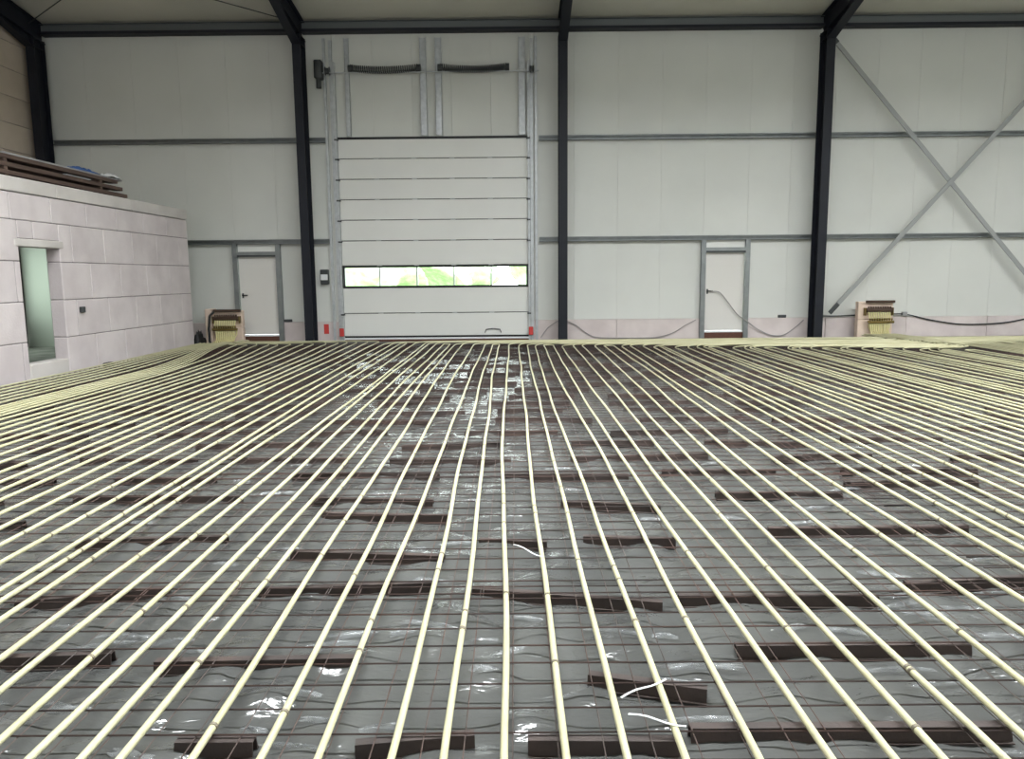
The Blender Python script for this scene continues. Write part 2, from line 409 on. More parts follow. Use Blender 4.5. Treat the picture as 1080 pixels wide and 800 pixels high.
build('joint_backing', MB().box(DX0, DX1, -.02, -.004, .15, 1.345).box(DX0, DX1, -.02, -.004, 1.835, 4.90), 'darkgrey', d)
for xa, xb in ((-4.28, -4.17), (.28, .40)): build('jamb', MB().box(xa, xb, .004, .10, 0, 4.90), 'darkgrey', d)
build('head', MB().box(-4.28, .40, .004, .10, 4.82, 4.90), 'darkgrey', d)
build('bottom_seal', MB().box(DX0-.03, DX1+.03, -.06, -.01, .095, .14), 'black', d)
build('bottom_rail', MB().cbox(DX0-.04, DX1+.04, -.075, -.012, .05, .095, .006), 'white_plastic', d)
build('sill', MB().box(DX0-.08, DX1+.08, -.06, .12, 0, .05), 'timber', d)
build('top_seal', MB().box(DX0-.04, DX1+.06, -.066, -.008, 4.845, 4.90), 'black', d)
for sx, x0, x1 in ((-1, -4.50, -4.22), (1, .33, .56)):
    tr = MB(); xi = DX0 if sx < 0 else DX1; xo = x0 if sx < 0 else x1
    tr.box(min(xi, xi+sx*.05), max(xi, xi+sx*.05), -.13, -.005, .02, 6.6)
    tr.box(min(xi+sx*.06, xi+sx*.13), max(xi+sx*.06, xi+sx*.13), -.09, -.01, .02, 7.1)
    tr.box(min(xo, xo-sx*.06), max(xo, xo-sx*.06), -.07, -.003, .02, 7.15)
    build('track', tr, 'galv', d)
    for k in range(1, 10):
        if k in (2, 3): continue
        build('roller_bracket', MB().cbox(min(xi-sx*.03, xi+sx*.06), max(xi-sx*.03, xi+sx*.06), -.15, -.06, ZS[k]-.045, ZS[k]-.01, .004), 'darkgrey', d)
    build('track_guard', MB().cbox(min(xi-sx*.0, xi+sx*.11), max(xi-sx*.0, xi+sx*.11), -.17, -.135, .14, .34, .01), 'red', d)
    build('side_bracket', MB().cbox(min(xi-sx*.02, xi+sx*.06), max(xi-sx*.02, xi+sx*.06), -.12, -.056, 1.34, 1.86, .01), 'darkgrey', d)
# uprights above the door, torsion shaft and springs
for x, wd in ((-3.93, .10), (-2.13, .15), (-1.77, .15), (.20, .16)):
    build('upright', MB().box(x-wd/2, x+wd/2, -.10, -.094, 4.92, 6.35).box(x-wd/2, x-wd/2+.006, -.10, -.004, 4.92, 7.15).box(x+wd/2-.006, x+wd/2, -.10, -.004, 4.92, 7.15).box(x-wd/2, x+wd/2, -.03, -.024, 6.35, 7.15), 'galv', d)
build('torsion_shaft', MB().tube([(-4.62, -.20, 6.34), (.60, -.20, 6.34)], .016, 8), 'galv', d)
for x0, x1 in ((-3.82, -2.22), (-1.72, -.14)):
    sp = MB(); path = []
    turns = 34
    for q in range(turns*8+1):
        u = q/(turns*8); an = 2*math.pi*turns*u; sag = -.05*(1-(2*u-1)**2)
        path.append((x0+(x1-x0)*u, -.20+.075*math.cos(an), 6.44+sag+.075*math.sin(an)))
    sp.tube(path, .016, 5); build('torsion_spring', sp, 'darkgrey', d)
    for x in (x0, x1): build('spring_cone', MB().tube([(x-.05, -.20, 6.43), (x+.05, -.20, 6.43)], .085, 12), 'darkgrey', d)
for x in (-4.36, .44):
    build('cable_drum', MB().tube([(x-.05, -.20, 6.38), (x-.03, -.20, 6.38), (x+.03, -.20, 6.38), (x+.05, -.20, 6.38)], [.10, .07, .07, .10], 16), 'darkgrey', d)
build('hoist_motor', MB().cbox(-4.66, -4.48, -.30, -.06, 6.20, 6.62, .02).tube([(-4.58, -.18, 6.0), (-4.58, -.18, 6.25)], .06, 10), 'darkgrey', d)
build('lock_bolt', MB().tube([(-.75, -.075, .20), (-.72, -.08, .28), (-.55, -.08, .30), (-.38, -.08, .28), (-.35, -.075, .20)], .012, 6), 'black', d)
t = thing('control_box', (-4.66, -.06, 1.40))
build('housing', MB().cbox(-4.76, -4.56, -.12, -.004, 1.42, 1.78, .015), 'darkgrey', t)
build('cover', MB().cbox(-4.745, -4.575, -.135, -.115, 1.52, 1.66, .006), 'white_plastic', t)
tag(t, 'small dark door control box with white cover left of sectional door', 'control box')
o = build('red_tag', MB().box(-4.74, -4.62, -.036, -.031, .20, .44), 'red'); tag(o, 'small red sticker on the plinth left of the sectional door', 'sticker')

# ------------------------------------------------------------------ personnel doors
def pdoor(nm, x0, x1, lb):
    t = thing(nm, ((x0+x1)/2, -.05, 0)); tag(t, lb, 'door', kind='structure')
    lx0, lx1 = x0+.08, x1-.08
    leaf = build('door_leaf', MB().cbox(lx0+.006, lx1-.006, -.035, .02, .20, 2.11, .006), 'leaf', t)
    hd = MB().tube([(lx0+.07, -.035, 1.17), (lx0+.07, -.085, 1.17)], .012, 8).tube([(lx0+.06, -.085, 1.17), (lx0+.20, -.085, 1.17)], .013, 8)
    build('handle', hd, 'black', leaf)
    build('handle_plate', MB().cbox(lx0+.05, lx0+.09, -.042, -.035, 1.10, 1.22, .004), 'darkgrey', leaf)
    for x in (x0, x1):
        p = MB(); s = 1 if x == x0 else -1
        p.box(min(x-.03*s, x+.08*s), max(x-.03*s, x+.08*s), -.125, -.118, .02, 2.40).box(min(x-.03*s, x-.024*s), max(x-.03*s, x-.024*s), -.12, -.004, .02, 2.40).box(min(x+.074*s, x+.08*s), max(x+.074*s, x+.08*s), -.12, -.004, .02, 2.40)
        build('frame_post', p, 'girt', t)
    build('lintel', MB().box(x0+.08, x1-.08, -.12, -.004, 2.10, 2.18), 'darkgrey', t)
    build('lintel_flange', MB().box(x0+.08, x1-.08, -.125, -.118, 2.14, 2.22), 'girt', t)
    build('transom_panel', MB().cbox(x0+.08, x1-.08, -.03, .02, 2.22, 2.40, .004), 'door', t)
    build('threshold', MB().cbox(x0+.06, x1-.06, -.06, .10, .0, .155, .006), 'timber', t)
    build('threshold_strip', MB().box(x0+.06, x1-.06, -.05, .05, .155, .195), 'white_plastic', t)
pdoor('door_2', -6.85, -5.75, 'white personnel door in the left bay beside the block room')
pdoor('door_3', 4.57, 5.69, 'white personnel door right of centre with a cable across it')

# ------------------------------------------------------------------ block room on the left
PW = thing('wall_partition', (-7.6, -6, 0)); tag(PW, 'pale pinkish aerated block wall of the low room at left', 'wall', kind='structure')
PX = lambda y: -7.50 + (y+1.15)*.015      # wall face, almost parallel to the pipes
TH = .24; YN, YE = -12.6, -1.15
DY0, DY1, DZ = -7.02, -6.00, 2.08
def wblock(name, y0, y1, z0, z1, m, par, inset=0., c=.012):
    mb = MB().cbox(-TH, -inset, y0, y1, z0, z1, c)
    mb.v = [(x+PX(y), y, z) for x, y, z in mb.v]
    return build(name, mb, m, par)
core_in = .010
for y0, y1, z0, z1 in ((YN, DY0-.02, 0, 2.88), (DY1+.02, YE-.01, 0, 2.88), (DY0-.02, DY1+.02, DZ+.14, 2.88)):
    mb = MB().box(-TH+.01, -core_in, y0, y1, z0, z1); mb.v = [(x+PX(y), y, z) for x, y, z in mb.v]; build('mortar_core', mb, 'mortar', PW)
rows = [(0, .625), (.625, 1.25), (1.25, 1.875), (1.875, 2.50), (2.50, 2.91)]
for r, (z0, z1) in enumerate(rows):
    y = YE; first = True
    while y > YN+.05:
        ln = 1.0 if not (first and r % 2) else .5
        a = max(YN, y-ln); b = y; first = False; y = a
        pieces = [(a, b)]
        zt = DZ+.14
        if z0 < zt:
            out = []
            for p, q in pieces:
                if q <= DY0 or p >= DY1: out.append((p, q, z0, z1)); continue
                if p < DY0: out.append((p, DY0, z0, z1))
                if q > DY1: out.append((DY1, q, z0, z1))
                if z1 > zt: out.append((max(p, DY0), min(q, DY1), zt, z1))
        else: out = [(p, q, z0, z1) for p, q in pieces]
        for p, q, s0, s1 in out:
            if q-p > .05 and s1-s0 > .05: wblock('block', p+.003, q-.003, s0+.004, s1-.004, 'block', PW)
wblock('lintel', DY0-.10, DY1+.10, DZ+.02, DZ+.14, 'capping', PW, -.012)
y = YE
while y > YN+.1:
    a = max(YN, y-2.4); wblock('capping_block', a+.004, y-.004, 2.92, 3.14, 'capping', PW, -.012); y = a
st = wblock('threshold_block', DY0+.01, DY1-.01, 0, .27, 'capping', PW)
# far cross wall, room ceiling, interior
rb = thing('wall_room_back', (-9.4, -1.2, 0)); tag(rb, 'inner cross wall closing the low block room', 'wall', kind='structure')
build('wall_sheet', MB().box(XL+.01, PX(YE)-TH-.002, -1.30, -1.16, 0, 2.9), 'room', rb)
rn = build('wall_room_near', MB().box(XL+.01, PX(YN)-TH-.002, YN, YN+.14, 0, 2.9), 'room'); tag(rn, 'near cross wall of the low block room', 'wall', kind='structure')
rc = build('ceiling_room', MB().box(XL+.01, PX(YN)-TH-.002, YN, YE-.01, 2.9, 3.06), 'capping'); tag(rc, 'flat pale slab roof of the low block room', 'slab', kind='structure')
rf = build('floor_room', MB().box(XL+.01, PX(YN)-TH-.005, YN+.15, -1.31, 0.001, .05), 'roomfloor'); tag(rf, 'screed floor inside the low block room', 'floor', kind='structure')
rwn = build('window_%d' % wn_, MB().box(XL-.2, XL-.16, -3.8, -1.6, .8, 2.3), 'roomlight'); tag(rwn, 'daylit window inside the low block room', 'window', kind='structure')
o = build('socket_box', MB().cbox(PX(-5.55)+.002, PX(-5.55)+.05, -5.60, -5.48, 1.02, 1.12, .006), 'darkgrey'); tag(o, 'small grey socket box on block wall beside the doorway', 'socket')
o = build('mortar_lump', MB().cbox(PX(-5.0)+.02, PX(-5.0)+.16, -5.1, -4.86, .006, .08, .03), 'black'); tag(o, 'small dark lump at the foot of the block wall', 'debris')
# lumber stacked on the room roof
bx = -8.15; n = 0
BL = ['nearest long brown board in the bottom layer on the block room roof', 'nearest long brown board in second layer from bottom on the block room roof', 'nearest long brown board in third layer from bottom on the block room roof', 'nearest long brown board in the top layer on the block room roof']
for lay in range(4):
    for k in range(3):
        yy = -2.45 - .18*lay - .12*k
        b = MB().cbox(bx-.20*k-.09, bx-.20*k+.09, -11.5+.2*lay, yy, 3.135+.125*lay, 3.205+.125*lay, .006)
        o = build('stored_board', b, 'board')
        tag(o, BL[lay] if k == 0 else BL[lay].replace('nearest', 'second' if k == 1 else 'rearmost'), 'board', 'boards stacked on the block room roof')
    for yb in (-3.6, -6.4, -9.2):
        o = build('stacking_batten', MB().cbox(bx-.52, bx+.08, yb-.04, yb+.04, (3.062 if lay == 0 else 3.081+.125*lay)+.0, 3.134+.125*lay, .004), 'board')
        tag(o, 'short batten %s, %s from the far end of the stack' % (['under the stacked boards', 'under the second board layer', 'under the third board layer', 'under the top board layer'][lay], NUM[[-3.6, -6.4, -9.2].index(yb)+1]), 'batten', 'battens in the board stack')
z3 = 3.205+.375
o = build('grey_sheet', MB().cbox(bx-.45, bx+.06, -11.0, -2.75, z3+.002, z3+.035, .004), 'grey_sheet'); tag(o, 'long grey sheet lying on top of the stacked boards', 'sheet')
def crumple(cx, cy, z, wx, wy, hh, seed, nx=14, ny=10, rot=0., m='scrap'):
    r = random.Random(seed); mb = MB(); ph = [(r.uniform(3, 9), r.uniform(3, 9), r.uniform(0, 6.3)) for _ in range(5)]
    for j in range(ny+1):
        for i in range(nx+1):
            u, v = i/nx*2-1, j/ny*2-1
            ed = max(abs(u), abs(v)); jag = 1+.25*math.sin(u*5+ph[0][2])*math.cos(v*6+ph[1][2])
            x, y = u*wx/2*jag, v*wy/2*(1+.2*math.sin(u*7+ph[2][2]))
            hgt = sum(abs(math.sin(a*u+b*v+c)) for a, b, c in ph)/5*(1.05-ed*ed)*hh
            ca, sa = math.cos(rot), math.sin(rot)
            mb.v.append((cx+x*ca-y*sa, cy+x*sa+y*ca, z+max(.001, hgt)))
    for j in range(ny):
        for i in range(nx):
            a = j*(nx+1)+i; mb.f.append((a, a+1, a+nx+2, a+nx+1))
    mb.smooth = True; return mb
o = build('blue_strap', crumple(bx-.1, -4.0, z3+.04, .25, .8, .12, 3), 'blue'); tag(o, 'crumpled blue plastic strap on the board stack', 'strap')
o = build('white_wrap', crumple(bx-.05, -3.05, z3+.04, .3, .5, .12, 5), 'white_plastic'); tag(o, 'crumpled white wrap on the near end of board stack', 'wrap')
o = build('white_strip', MB().cbox(bx+.04, bx+.10, -4.8, -4.0, 3.062+.40, 3.062+.41, .002), 'white_plastic'); tag(o, 'short white strip tucked along the edge of board stack', 'strip')

# ------------------------------------------------------------------ plastic film on the floor
XB = [-7.45, -3.6, .2, 4.0, 7.8, 11.6, 14.2]
FN = ['grey-green plastic film sheet along the foot of the block wall', 'grey-green plastic film sheet left of centre before the sectional door', 'grey-green plastic film sheet right of centre under the straight pipes', 'grey-green plastic film sheet before the right personnel door', 'grey-green plastic film sheet before the right manifold', 'grey-green plastic film sheet at the far right edge']
waves = []
for lam, amp, n in ((1.3, .0045, 5), (.36, .0058, 7), (.17, .0016, 7)):
    for _ in range(n):
        th = rng.uniform(0, math.pi); k = 2*math.pi/(lam*rng.uniform(.7, 1.4)); waves.append((k*math.cos(th), k*math.sin(th)*1.3, rng.uniform(0, 6.28), amp))
def film_h(X, Y):
    h = np.zeros_like(X)
    wx = X+.12*np.sin(Y*2.1+.5)+.05*np.sin(Y*6.3+X*3); wy = Y+.10*np.sin(X*2.7+1.)+.04*np.sin(X*7.1-Y*2)
    for a, b, c, amp in waves: h += amp*np.sin(a*wx+b*wy+c)
    return h
ys = np.concatenate([np.arange(-20.5, -17.6, .10), np.arange(-17.6, -10, .04), np.arange(-10, -1.1, .09)])
for i in range(len(XB)-1):
    x0, x1 = XB[i], XB[i+1]+.18
    xs_ = np.arange(x0, x1+.001, .045)
    X, Y = np.meshgrid(xs_, ys)
    H = film_h(X+i*13.7, Y)
    Z = np.clip(.015 + H*.85, .004, .054) + .003*(i % 2)
    edge = np.minimum(np.minimum(X-x0, x1-X)/.15, 1); Z = .004+.003*(i % 2)+(Z-.004)*np.clip(edge+.2, 0, 1)
    nx, ny = len(xs_), len(ys)
    me = bpy.data.meshes.new('plastic_film')
    cx, cy = (x0+x1)/2, -10.5
    co = np.stack([X-cx, Y-cy, Z], -1).reshape(-1, 3)
    idx = (np.arange(ny-1)[:, None]*nx+np.arange(nx-1)[None, :]).reshape(-1)
    quads = np.stack([idx, idx+1, idx+nx+1, idx+nx], -1)
    me.vertices.add(len(co)); me.vertices.foreach_set('co', co.astype(np.float32).ravel())
    me.loops.add(quads.size); me.loops.foreach_set('vertex_index', quads.astype(np.int32).ravel())
    me.polygons.add(len(quads)); me.polygons.foreach_set('loop_start', np.arange(0, quads.size, 4, dtype=np.int32))
    me.polygons.foreach_set('use_smooth', np.ones(len(quads), dtype=bool))
    me.update(calc_edges=True); me.validate(); me.materials.append(M['film'])
    o = bpy.data.objects.new('plastic_film', me); C.objects.link(o); o.location = (cx, cy, 0)
    tag(o, FN[i], 'plastic film', 'film sheets on the floor')

# ------------------------------------------------------------------ welded wire mesh mats
WZ = .066
def mesh_mat(x0, x1, y0, y1, dz, seed):
    r = random.Random(seed); mb = MB(); m2 = MB(); R_ = .0036
    y = y0+.03; skew = r.uniform(-.006, .006)
    while y < y1:
        jy = r.uniform(-.006, .006); pts = []
        n = 5
        for q in range(n+1):
            x = x0+(x1-x0)*q/n; pts.append((x, y+jy+skew*(x-x0)+r.uniform(-.003, .003), WZ+.0065+dz+r.uniform(-.002, .002)))
        mb.tube(pts, R_, 4, False); y += .15
    x = x0+.03
    while x < x1:
        jx = r.uniform(-.008, .008)
        m2.tube([(x+jx, y0, WZ+dz), (x+jx-skew*(y1-y0)/2, (y0+y1)/2, WZ+dz+r.uniform(-.002, .002)), (x+jx-skew*(y1-y0), y1, WZ+dz)], .0024, 4, False); x += .15
    return mb, m2
k = 0
xg = np.arange(-7.3, 13.2, 4.85); yg = np.arange(-20.2, -1.6, 2.15)
for a, x in enumerate(xg):
    for b, y in enumerate(yg):
        yo = .6*(a % 2)
        ma, mb_ = mesh_mat(x, min(x+5.0, 14.0), y+yo, min(y+yo+2.3, -1.25), .007*((a+b) % 2), k); k += 1
        o = thing('rebar_mesh', (x+2.5, y+yo+1.1, WZ))
        build('cross_wires', ma, 'wire', o); build('long_wires', mb_, 'wire_long', o)
        tag(o, 'rusty wire mesh mat, %s row from the camera, %s column from the block wall' % (NUM[b+1], NUM[a+1]), 'wire mesh', 'wire mesh mats on the floor')

# ------------------------------------------------------------------ heating pipes
PZ = .094; PR = .0130
T = [[(-7.6, -2.59), (-13.02, -2.51)], [(-7.61, -2.45), (-13.02, -2.42)], [(-7.62, -2.26), (-13.02, -2.30), (-15.39, -2.29)],
     [(-7.64, -2.02), (-13.03, -2.01), (-15.39, -2.05)], [(-7.64, -1.94), (-13.04, -1.88), (-15.39, -1.90)], [(-7.65, -1.77), (-13.04, -1.71), (-15.4, -1.70)],
     [(-7.67, -1.60), (-13.05, -1.53), (-15.4, -1.53), (-16.5, -1.54)], [(-7.67, -1.46), (-13.05, -1.39), (-15.4, -1.39), (-16.5, -1.38)],
     [(-7.68, -1.34), (-13.05, -1.26), (-15.4, -1.25), (-16.51, -1.24)], [(-7.69, -1.17), (-13.06, -1.06), (-15.41, -1.04), (-16.51, -1.02)],
     [(-7.71, -.92), (-13.07, -.87), (-15.41, -.82), (-16.51, -.80)], [(-7.72, -.67), (-13.07, -.65), (-15.41, -.64), (-16.51, -.62)],
     [(-7.74, -.50), (-13.08, -.46), (-15.42, -.40), (-16.51, -.39)], [(-7.74, -.35), (-13.08, -.27), (-15.42, -.23), (-16.52, -.22)],
     [(-7.76, -.14), (-13.09, -.11), (-15.42, -.05), (-16.52, -.05)],
     [(-7.77, .08), (-13.1, .12), (-15.43, .14), (-16.52, .15)], [(-7.78, .26), (-13.1, .30), (-15.43, .34), (-16.52, .35)],
     [(-7.79, .41), (-13.11, .48), (-15.43, .50), (-16.52, .51)], [(-7.81, .61), (-10.75, .70), (-13.12, .73), (-15.44, .73), (-16.53, .73)],
     [(-7.82, .81), (-13.12, .88), (-15.44, .94), (-16.53, .96)], [(-7.83, .99), (-13.13, 1.05), (-15.44, 1.14), (-16.53, 1.16)],
     [(-7.85, 1.24), (-13.13, 1.25), (-15.44, 1.29), (-16.53, 1.32)], [(-7.86, 1.43), (-13.14, 1.42), (-15.45, 1.46), (-16.53, 1.50)],
     [(-7.87, 1.67), (-13.14, 1.61), (-15.45, 1.63)], [(-7.89, 1.88), (-13.15, 1.80), (-15.45, 1.84)], [(-7.9, 2.09), (-13.16, 2.08), (-15.46, 2.10)],
     [(-7.91, 2.22), (-13.16, 2.25), (-15.43, 2.30)], [(-7.92, 2.41), (-13.17, 2.56)]]
MID = 14
LX = [-2.75, -2.93, -3.13, -3.34, -3.54, -3.70, -3.86, -4.04, -4.27, -4.46, -4.66, -4.85, -5.02, -5.21, -5.37, -5.57]
RX = [2.71, 2.85, 3.02, 3.16, 3.37, 3.54]
x = 3.72
while x < 8.9: RX.append(x); x += random.uniform(.15, .215)
RX2 = []; x = 9.25
while x < 13.6: RX2.append(x); x += random.uniform(.13, .19)

def profile(ctrl, seed):
    r = random.Random(seed); ph = [r.uniform(0, 6.28) for _ in range(3)]
    c = sorted(ctrl); yy = [p[0] for p in c]; xx = [p[1] for p in c]
    def fn(y):
        xv = float(np.interp(y, yy, xx))
        # soften the kinks between fixings
        xv = (xv + float(np.interp(y-.5, yy, xx)) + float(np.interp(y+.5, yy, xx)))/3
        return xv + .005*math.sin(y*1.35+ph[0]) + .003*math.sin(y*2.9+ph[1]) + .009*math.sin(y*.55+ph[2])
    return fn
def arc(c, r, a0, a1, n=6):
    return [(c[0]+r*math.cos(a0+(a1-a0)*k/n), c[1]+r*math.sin(a0+(a1-a0)*k/n)) for k in range(n+1)]
def run_path(fn, lane_y, dirn, x_turn, y_end, seed):
    r = random.Random(seed); pts = []; rad = min(r.uniform(.25, .6), y_end-lane_y-.03, abs(x_turn-fn(lane_y))/2-.02)
    rad = max(rad, .08)
    y = -20.6; ye = lane_y-rad
    while y < ye-.2: pts.append((fn(y), y)); y += .42
    xe = fn(ye)
    pts.append((xe, ye))
    if dirn > 0: pts += arc((xe+rad, ye), rad, math.pi, math.pi/2)[1:]
    else: pts += arc((xe-rad, ye), rad, 0, math.pi/2)[1:]
    x = xe+dirn*rad; 
    wob = r.uniform(0, 6.28)
    while (x_turn-x)*dirn > rad+.7:
        x += dirn*.6; pts.append((x, lane_y+.035*math.sin(x*.7+wob)))
    xa = x_turn-dirn*rad
    if (xa-x)*dirn > 0: pts.append((xa, lane_y))
    if dirn > 0: pts += arc((x_turn-rad, lane_y+rad), rad, -math.pi/2, 0)[1:]
    else: pts += arc((x_turn+rad, lane_y+rad), rad, -math.pi/2, -math.pi)[1:]
    if y_end > lane_y+rad+.02: pts.append((x_turn, y_end))
    dz = r.uniform(0, .03)
    return [(px, py, PZ + (dz*min(1, max(0, (py-ye)/.3)))) for px, py in pts]

tie_me = None
PIPE_X = {}
def make_pipe(path, label, group, fn=None, ties=()):
    t = thing('heating_pipe', (path[0][0], path[0][1], 0))
    mb = MB().tube(path, PR, 8); build('pipe_run', mb, 'pipe', t)
    for y in ties:
        tb = MB().tube([(fn(y), y-.007, PZ), (fn(y), y+.007, PZ)], PR+.0022, 8)
        tb.box(fn(y)+.009, fn(y)+.016, y-.006, y+.006, PZ-.004, PZ+.006)
        build('cable_tie', tb, 'tie', t)
    tag(t, label, 'pipe', group); return t

G1 = 'cream heating pipes running to the back wall'
runs = []      # (ctrl, index)
for i, c in enumerate(T): runs.append((i-MID, c))
for j, x in enumerate(LX): runs.append((-MID-1-j, [(-2.0, x-.75*(j/15)**1.5), (-4.5, x-.25*(j/15)**1.5), (-6.3, x-.06*(j/15)), (-7.6, x+.02*math.sin(j*1.7)), (-13, x), (-16, x+.015*math.cos(j))]))
for j, x in enumerate(RX): runs.append((len(T)-MID+j, [(-7.6, x+.05*math.sin(j*1.3)-.04), (-13, x), (-16, x+.02*math.cos(j))]))
runs.sort()
right_set = [r for r in runs if np.interp(-7.6, *zip(*sorted(r[1]))) > -3.0]
left_set = [r for r in runs if r not in right_set]
def ties_for(i, seed):
    r = random.Random(seed*3+1)
    if abs(i) > 18: return []
    return sorted(r.uniform(-16.8, -10.5) for _ in range(5))
def lbl(i):
    if i == 0: return 'straight cream middle heating pipe running up toward the sectional door'
    sd = 'right' if i > 0 else 'left'
    if abs(i) <= 80: return '%s cream heating pipe to the %s of the straight middle pipe' % (NUM[abs(i)], sd)
    return 'cream heating pipe in the crowded rows toward the %s manifold' % ('right' if i > 0 else 'left')
nR = len(right_set)
fns = [profile(c, i+100) for i, c in right_set]
def hairpin(fn, fo, yh):
    pts = []; y = -20.6
    while y < yh-.2: pts.append((fn(y), y, PZ)); y += .42
    xa, xb = fn(yh), fo(yh); rad = abs(xb-xa)/2; s_ = 1 if xb > xa else -1
    pts.append((xa, yh, PZ))
    for q in range(1, 7):
        an = math.pi/2*q/6; pts.append((xa+s_*rad*(1-math.cos(an)), yh+rad*math.sin(an), PZ))
    return pts
jr = random.Random(5)
for k, (i, c) in enumerate(right_set):
    lane = -1.40 - .042*k + jr.uniform(-.015, .015); xt = 8.30 + .0125*k
    fn = fns[k]
    hp = None
    if k % 6 == 2 and k+1 < nR: hp = k+1
    if k % 6 == 3: hp = k-1
    if fn(-4) > 8.2: hp = k+1 if (k % 2 == 0 and k+1 < nR) else k-1
    if hp is not None:
        yh = -1.40-.042*min(k, hp)-.25
        make_pipe(hairpin(fn, fns[hp], yh), lbl(i), G1, fn, ties_for(i, i+100)); continue
    make_pipe(run_path(fn, lane, 1, xt, -.62, i+100), lbl(i), G1, fn, ties_for(i, i+100))
nL = len(left_set)
for k, (i, c) in enumerate(sorted(left_set, reverse=True)):
    lane = -1.05 - .05*k; xt = -6.62 - .015*(nL-1-k) - .0
    xt = -6.80 + .015*(nL-1-k)*0 - 0
    xt = -6.36 - .012*k
    fn = profile(c, i+100)
    make_pipe(run_path(fn, lane, -1, xt, -.75, i+100), lbl(i), G1, fn, [])
for k, x in enumerate(sorted(RX2, reverse=True)):
    lane = -1.30-.05*(k+6); xt = 9.18-.016*k
    fn = profile([(-7.6, x), (-13, x+.05)], 500+k)
    make_pipe(run_path(fn, lane, -1, xt, -.62, 500+k), '%s cream pipe among those right of and turning toward the right manifold' % NUM[len(RX2)-k], G1, fn)
for k in range(6):
    lane = -1.30-.05*k
    p = [(14.2-.5*q, lane+.01*math.sin(q), PZ) for q in range(9)]
    p += [(9.9+.02*k, lane, PZ), (9.45, lane+.10, PZ), (9.26-.016*k, lane+.35, PZ)]
    make_pipe(p, '%s cream pipe out from the right wall plinth, leading to the right manifold' % NUM[k+1], 'pipes along the right plinth')
# tight bundle and the lanes beside the block wall
def smooth(u): u = min(1, max(0, u)); return u*u*(3-2*u)
for k in range(9):
    xa = -6.12+.05*k; xb = -6.86+.03*k; p = []; y = -20.4
    while y < -.9:
        p.append((xa+(xb-xa)*smooth((y+6.8)/5.8)+.012*math.sin(y*.8), y, PZ+(.016 if k % 2 else 0))); y += .35
    make_pipe(p, '%s pipe from the block wall side in the tight cream pipe bundle' % NUM[k+1], 'pipe bundle by the block wall')
for k in range(6):
    xa = -7.28+.185*k; xb = -7.32+.08*k; p = []; y = -20.4
    while y < -.85-.25*(k == 0):
        p.append((min(xa, 9)+(xb-xa)*smooth((y+6.8)/5.8)+.012*math.sin(y*.9+k), max(y, -20.4), PZ)); y += .4
    make_pipe(p, '%s cream pipe out from the foot of the block wall' % NUM[k+1], 'pipes between block wall and bundle')

# ------------------------------------------------------------------ spacer strips under the mesh
traced = [(0.03, -16.38, 0.53, -16.39), (0.58, -16.32, 1.66, -16.32), (-0.54, -16.4, -0.15, -16.35), (-1.14, -16.38, -0.88, -16.38), (0.27, -15.97, 0.7, -16.08), (0.9, -15.75, 1.86, -15.76), (-1.46, -15.85, -0.66, -15.83), (-2.5, -15.84, -1.67, -15.78), (-0.22, -15.16, 0.68, -15.33), (0.77, -15.26, 1.71, -15.28), (1.92, -15.13, 2.8, -15.04), (-1.29, -15.15, -0.43, -15.08), (-2.4, -15.28, -1.73, -15.12), (1.52, -14.3, 2.72, -14.29), (-1.27, -14.63, -0.4, -14.72), (-1.27, -13.94, -0.43, -14.02), (-0.22, -14.46, 0.17, -14.51), (0.39, -14.42, 0.92, -14.48), (0.3, -13.73, 0.96, -13.83), (-2.6, -14.43, -1.73, -14.37), (2.41, -13.3, 3.4, -13.27)]
pipeX = sorted((float(np.interp(-15, *zip(*sorted(c)))), i) for i, c in runs)
def strip_mesh(L):
    # inverted U channel with small feet
    mb = MB(); h = .052; w_ = .056; t = .005
    poly = [(-w_/2-.012, 0), (-w_/2-.012, t), (-w_/2, t), (-w_/2+.010, h), (w_/2-.010, h), (w_/2, t), (w_/2+.012, t), (w_/2+.012, 0), (w_/2-t, 0), (w_/2-.010-t, h-t), (-w_/2+.010+t, h-t), (-w_/2+t, 0)]
    n = len(poly); vs = [(-L/2, p[0], p[1]) for p in poly]+[(L/2, p[0], p[1]) for p in poly]
    fs = [(i, (i+1) % n, n+(i+1) % n, n+i) for i in range(n)]
    # end faces as quads along the wall of the channel
    for base in (0, n):
        fs += [(base+0, base+1, base+2, base+11), (base+2, base+3, base+10, base+11), (base+3, base+4, base+9, base+10), (base+4, base+5, base+8, base+9), (base+5, base+6, base+7, base+8)]
    return mb.add(vs, fs)
SM = {}
def place_strip(cx, cy, L, ang, label, group='spacer strips under the mesh'):
    key = round(L, 1)
    if key not in SM:
        o = build('spacer_strip', strip_mesh(key), 'strip'); SM[key] = o
    else:
        o = SM[key].copy(); C.objects.link(o)
    o.location = (cx, cy, .011); o.rotation_euler = (0, 0, ang); o.scale = (L/key, 1, 1)
    tag(o, label, 'spacer strip', group); return o
rowid = {}
def pname(i):
    return 'middle' if i == 0 else NUM[abs(i)]+(' right' if i > 0 else ' left')
occupied = []
used_labels = {}
